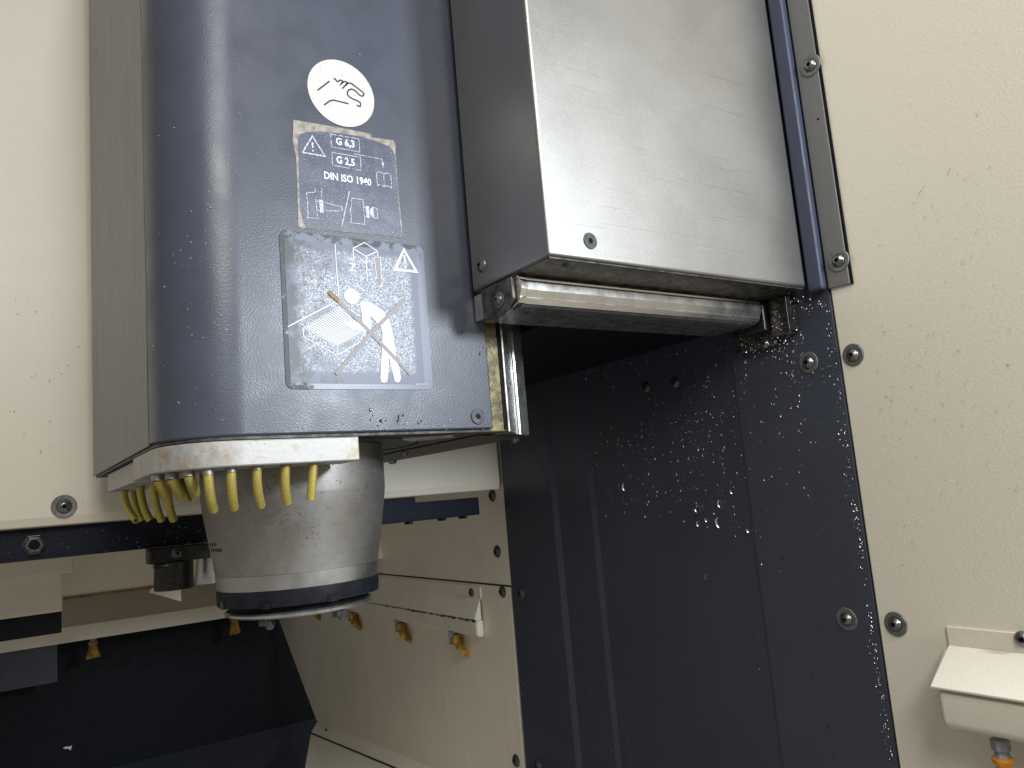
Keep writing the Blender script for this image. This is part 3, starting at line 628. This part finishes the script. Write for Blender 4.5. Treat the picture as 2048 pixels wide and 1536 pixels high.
# back ledge with two nozzles, running along x
bl = thing('nozzle_ledge', (.2, 2.2, -.27), 'long cream nozzle ledge with two amber nozzles across the dark recess', 'nozzle ledge', 'coolant nozzle ledges')
MB().prism([(2.2, -.2315), (2.2, -.268), (2.206, -.268), (2.206, -.2315)], -.6, XW-.01, 'x').build('front_strip', M['cream_far'], bl, bevel=.001)
MB().prism([(2.2065, -.2320), (2.38, -.16), (2.38, -.164), (2.2065, -.236)], -.6, XW-.01, 'x').build('roof', M['cream_far'], bl)
for px, py in ((186, 1283), (469, 1238)):
    p = at(px, py, y=2.235); p.z = -.262; nozzle(p, bl, 1.0, (0, 0, .55), 'orange_dirty')
MB().box(-.6, .145, 2.21, 2.23, -.355, -.268).build('plate', M['navy_smooth'], bl)

# ------------------------------------------------------------------ navy beam below the back wall and what hangs on it
beam = thing('support_beam', (.3, 1.13, -.034), 'long navy steel beam with welded end running behind the spindle nose', 'beam')
MB().box(-.45, .6850, 1.1200, 1.1450, -.0335, -.0045).build('bar', M['navy_beam'], beam, bevel=.0012)
MB().box(-.45, .5667, 1.1195, 1.1320, -.0300, .0045).build('upper_bar', M['navy_beam'], beam, bevel=.0008)
for x in (.555, .615, .655): MB().box(x, x+.006, 1.1215, 1.140, -.0375, -.0330).build('tab', M['navy_beam'], beam)
hx = MB().lathe([(.0135, 0), (.0135, .002), (.0115, .0025), (.0115, .009), (.010, .0102), (.0062, .0102), (.0055, .006)], n=6)
o = hx.build('hex_bolt', M['dark_screw'], beam, bevel=.0006, origin=(0, 0, 0)); o.rotation_euler = axis_rot(NY); o.location = at(68, 1090, y=1.1195)-Vector(beam.location)
tb = MB().lathe([(.0052, .0101), (.0052, .0112), (.003, .0112)], n=16).build('bolt_tip', M['black'], beam, origin=(0, 0, 0)); tb.rotation_euler = axis_rot(NY); tb.location = o.location
tl_ = thing('tool_holder', (.205, 1.115, -.089), 'dark oily tool holder block with round stub under the navy beam', 'tool holder')
MB().box(.1725, .2460, 1.088, 1.1190, -.0530, -.0335).build('flange', M['tool_black'], tl_, bevel=.0015)
MB().lathe([(.0235, -.0885), (.0240, -.0870), (.0240, -.053)], (.2045, 1.108, 0), 40).build('stub', M['tool_black'], tl_, smooth=40, bevel=.0005)
MB().box(.178, .186, 1.086, 1.10, -.0590, -.0530).build('key', M['tool_black'], tl_, bevel=.0006)
MB().box(.186, .194, 1.085, 1.087, -.0570, -.0550).build('chip_edge', M['chrome'], tl_)
o = part(H_DARK, 'screw', tl_, at(355, 1106, y=1.0878)-Vector(tl_.location), .72); o.rotation_euler = axis_rot(NY)
sh = MB().lathe([(.020, -.0905), (.0205, -.089), (.0160, -.036)], (.262, 1.165, 0), 40).build('steel_cone', M['disc_steel'], smooth=40)
tag(sh, 'shiny tapered steel piece half hidden left of the spindle nose', 'steel piece')

# cream boxes and panels in the recess, lower left
bx1 = thing('cable_box', (.0, 1.36, -.12), 'stepped cream sheet-metal box under the navy beam at left edge', 'box')
MB().box(-.45, .1086, 1.345, 1.50, -.0635, -.030).build('lid', M['cream_far'], bx1, bevel=.0015)
MB().box(-.45, .0955, 1.352, 1.50, -.1185, -.0637).build('body', M['cream_far'], bx1, bevel=.0015)
MB().box(-.45, .0950, 1.362, 1.50, -.150, -.1187).build('base', M['navy_dark'], bx1)
ip = MB().box(-.30, .74, 1.60, 1.606, -.1205, -.02).build('inner_panel', M['cream_far'], bevel=.001); tag(ip, 'shaded cream panel below the navy beam with a rusty lower edge', 'panel')
MB().box(-.30, .70, 1.5982, 1.5998, -.1215, -.1165).build('rusty_edge', M['rust_residue'], ip)
fp = MB().prism([(.247, -.1255), (.253, -.1185), (.302, -.1185), (.302, -.1495)], 1.575, 1.5775, 'y').build('tab_plate', M['cream_far']); tag(fp, 'small triangular cream tab below the dark tool holder', 'tab')

# ------------------------------------------------------------------ metal chips
def curl(mb, p, n, r, w, a, spin, up_):
    """curved sliver lying on a surface with normal n"""
    n = Vector(n); u_ = n.cross(Vector(up_)).normalized(); v_ = n.cross(u_); k = max(2, int(abs(a)/.5)+1); vs_ = []
    lift = rnd.uniform(.0002, .0008)
    for i in range(k+1):
        b = spin+a*i/k; c_ = p+u_*(r*cos(b))+v_*(r*sin(b)); o_ = n*(lift+.0006*i/k)
        taper = w*(1-.6*abs(2*i/k-1)); vs_ += [c_+o_, c_+o_+n*taper*.7+(u_*cos(b)+v_*sin(b))*taper*.6]
    mb.add(vs_, [(2*i, 2*i+1, 2*i+3, 2*i+2) for i in range(k)])
def chips(name, mat, label, spots, n_, plane, size=(.0005, .0016), along=None):
    mb = MB()
    for px, py in spots:
        kw = plane(px, py)
        p = at(px, py, **kw); r = rnd.uniform(*size)
        curl(mb, p, n_, r, rnd.uniform(.35, .8)*min(r, .0012), rnd.uniform(.8, 3.2), rnd.uniform(0, 6.3), (.2, .3, 1))
    return tag(mb.build(name, M[mat]), label, 'metal chips', kind='stuff')
xn = lambda px, py: {'x': XW-.0004 if px > 1480+(py-760)*.116 else XW+.0008}
sp = []
for i in range(520):
    sp.append((rnd.gauss(1415, 55), rnd.gauss(875, 95)))
for i in range(170): sp.append((rnd.gauss(1250, 38), rnd.gauss(925, 60)))
for i in range(110): sp.append((rnd.uniform(1170, 1480), 0)); sp[-1] = (sp[-1][0], 742-(sp[-1][0]-1180)*.22+rnd.gauss(0, 14))
for i in range(45): sp.append((rnd.uniform(1100, 1600), rnd.uniform(740, 1500)))
for i in range(75): sp.append((rnd.gauss(1590, 45), rnd.gauss(860, 70)))
for i in range(80): sp.append((rnd.gauss(1600, 30), rnd.gauss(740, 30)))
sp = [(a, b) for a, b in sp if 1085 < a < 1650+(b-600)*.13 and b > 735-(a-1180)*.2]
chips('metal_chips', 'chip_dull', 'fine bright metal swarf sprinkled over the navy wall', sp, NX, xn, (.0005, .0019))
sp = []
for i in range(420):
    y = 600+936*rnd.random(); sp.append((1658+(y-600)*.1425-abs(rnd.gauss(0, 7)), y))
chips('metal_chips', 'chip_bright', 'thin line of swarf caught along the seam of navy and cream walls', sp, NX, lambda a, b: {'x': XW-.0004}, (.0005, .0014))
sp = [(rnd.gauss(1010+(y-960)*.077, 3), y) for y in [rnd.uniform(960, 1530) for _ in range(120)]]
chips('metal_chips', 'chip_bright', 'specks of swarf along the edge of the cream recess wall', sp, NX, lambda a, b: {'x': XW-.0045}, (.0004, .0012))
sp = [(rnd.uniform(1480, 1610), rnd.gauss(690, 22)) for _ in range(260)] + [(rnd.gauss(1600, 35), rnd.gauss(610, 14)) for _ in range(120)] + [(rnd.gauss(1552, 8), rnd.uniform(605, 660)) for _ in range(60)]
chips('metal_chips', 'chip_bright', 'oily heap of swarf clinging to the stop bracket', sp, NX, lambda a, b: {'x': XW-.0155 if 1545 < a < 1600 and b < 690 else XW-.0094}, (.0005, .0013))
sp = [(rnd.gauss(1900, 90), rnd.gauss(480, 120)) for _ in range(60)] + [(rnd.gauss(1860, 90), rnd.gauss(750, 140)) for _ in range(110)] + [(1700+(y-570)*.14+abs(rnd.gauss(0, 30)), y) for y in [rnd.uniform(580, 1200) for _ in range(160)]] + [(rnd.uniform(1720, 2048), rnd.uniform(30, 1200)) for _ in range(60)]
sp = [(a, b) for a, b in sp if a > 1676+(b-600)*.145 and a > 1635+b*.15]
chips('metal_chips', 'chip_dark', 'dark flecks of swarf stuck to the near cream wall', sp, NX, lambda a, b: {'x': XW-.0004}, (.0003, .0011))
sp = [(rnd.gauss(1880, 60), rnd.gauss(400, 70)) for _ in range(12)] + [(rnd.uniform(1730, 2040), rnd.uniform(560, 1000)) for _ in range(16)]
chips('metal_chips', 'chip_dark', 'larger dark slivers stuck to the near cream wall', sp, NX, lambda a, b: {'x': XW-.0004}, (.0012, .0024))
sp = [(rnd.uniform(10, 190), rnd.uniform(600, 1015)) for _ in range(34)]
chips('metal_chips', 'chip_dark', 'a few dark flecks on the cream back wall', sp, NY, lambda a, b: {'y': YB-.0005}, (.0005, .0016))
sp = [(rnd.uniform(300, 900), rnd.uniform(20, 855)) for _ in range(70)] + [(rnd.gauss(400, 45), rnd.uniform(380, 860)) for _ in range(60)] + [(rnd.uniform(560, 985), rnd.gauss(850, 8)) for _ in range(70)]
def on_house(px, py):
    p = at(px, py, y=YF-.0003)
    if p.x > xL+R_: return {'y': YF-.0009}
    # march to the rounded corner
    d = at(px, py, y=1.); lo = .6
    for k in range(80):
        q = d*lo
        if hypot(q.x-xL-R_, q.y-YF-R_) < R_+.0003: break
        lo += .001
    return {'y': lo}
sp = [(a, b) for a, b in sp if 296 < a < 985 and b < 872 and not (556 < a < 870 and 120 < b < 785)]
chips('metal_chips', 'chip_white', 'pale specks of swarf scattered on the blue spindle housing', sp, NY, on_house, (.0004, .0010))
sp = [(rnd.uniform(0, 410), 0) for _ in range(70)] + [(rnd.gauss(370, 30), 0) for _ in range(50)]
sp = [(a, 1100-a*.085+rnd.uniform(-28, 24)) for a, b in sp if 0 < a < 415]
chips('metal_chips', 'chip_bright', 'scraps of swarf on the navy beam and tool holder', sp, NY, lambda a, b: {'y': 1.1190}, (.0006, .0022))
# the larger curls, one by one
BIG = [(1252, 975, .0042, 'long hooked chip on navy wall, left of the other curls'), (1262, 1000, .0022, 'small crescent chip just below the long hooked chip'), (1398, 1018, .0040, 'round ring-shaped chip on navy wall'), (1442, 1008, .0036, 'bright crescent chip right of the ring-shaped chip'),
       (1441, 1046, .0052, 'largest hooked chip low on the navy wall'), (1399, 1048, .0024, 'small crescent chip below the ring-shaped chip'), (1415, 1040, .0018, 'stubby chip between crescent and largest hook'), (1466, 983, .0020, 'thin open curl chip above the bright crescent'),
       (1500, 1060, .0022, 'dull curl chip at the edge of the flat navy panel'), (1418, 690, .0030, 'curl chip hanging left of the stop bracket'), (1448, 688, .0036, 'hook chip directly left of the stop bracket'), (1464, 690, .0030, 'round curl chip touching the stop bracket')]
for px, py, r, lab in BIG:
    r *= 1.25
    mb = MB(); p = at(px, py, **xn(px, py))
    n_ = Vector(NX); a_ = rnd.uniform(2.4, 4.6) if 'ring' not in lab else 5.9; s_ = rnd.uniform(0, 6.3); k = 14; vs_ = []
    for i in range(k+1):
        b = s_+a_*i/k; c_ = p+Vector((0, r*cos(b)*.72, r*sin(b)))+n_*(.0006+.0022*i/k); w = .0013*(1-.75*abs(2*i/k-1)**2)*(r/.0035)**.5
        rad = Vector((0, cos(b), sin(b))); vs_ += [c_-rad*w*.4, c_+rad*w*.4+n_*w, c_+rad*w*.2-n_*.0001]
    mb.add(vs_, [(3*i+j, 3*i+(j+1) % 3, 3*i+3+(j+1) % 3, 3*i+3+j) for i in range(k) for j in range(3)])
    tag(mb.build('metal_chip', M['chip_bright'], smooth=60), lab, 'metal chip', 'larger curled chips on the navy wall')

# coolant drops clinging to the navy wall
cd = MB()
for i in range(75):
    px, py = rnd.uniform(1090, 1700), rnd.uniform(1000, 1530)
    if px > 1640+(py-600)*.13: continue
    kw = {'x': XW-.0003} if px > 1480+(py-760)*.116 else ({'x': XW+.0008} if px > 1215+(py-1400)*.09 else {'x': XW-.0050})
    p = at(px, py, **kw); r = rnd.uniform(.0005, .0016)**1.0
    k = len(cd.v); cd.lathe([(r, 0), (r*.85, r*.28), (r*.45, r*.46), (r*.1, r*.5)], (0, 0, 0), 10)
    for j in range(k, len(cd.v)):
        x, y, z = cd.v[j]; cd.v[j] = (p.x-z, p.y+x, p.z+y*1.35)
tag(cd.build('coolant_drops', M['water'], smooth=60), 'small coolant drops clinging to the lower navy wall', 'drops', kind='stuff')

# rust-brown flakes stuck to the spindle nose behind the pipes
def nose_hit(px, py):
    d = at(px, py, y=1.); lo = .60
    for k in range(400):
        q = d*lo; z = q.z
        r = .0853 if z > .0135 else (.0853+(.0135-z)*-.158)
        if hypot(q.x-AX[0], q.y-AX[1]) < r+.0003: return q
        lo += .0005
    return None
nf = MB()
for i in range(260):
    px, py = (rnd.gauss(545, 40), rnd.gauss(1015, 38)) if i % 4 else (rnd.uniform(430, 740), rnd.uniform(950, 1110))
    if not (415 < px < 745 and 945 < py < 1120): continue
    q = nose_hit(px, py)
    if q is None: continue
    n_ = Vector((q.x-AX[0], q.y-AX[1], 0)).normalized()
    curl(nf, q, n_, rnd.uniform(.0004, .0012), .0005, rnd.uniform(.8, 2.5), rnd.uniform(0, 6.3), (.2, .3, 1))
o = nf.build('flakes', M['nose_flake'], nose); o['kind'] = 'stuff'

# a pale scrap lying on the recess wall, lower left
p = at(135, 1497, y=2.398); mb = MB()
mb.prism([(p.x-.010, p.z+.004), (p.x-.004, p.z+.006), (p.x+.006, p.z+.004), (p.x+.010, p.z+.006), (p.x+.009, p.z), (p.x+.006, p.z-.006), (p.x+.003, p.z-.001), (p.x-.006, p.z+.001)], p.y-.002, p.y, 'y')
tag(mb.build('metal_chip', M['chip_white']), 'single pale scrap low in the dark recess, bottom left', 'metal chip')
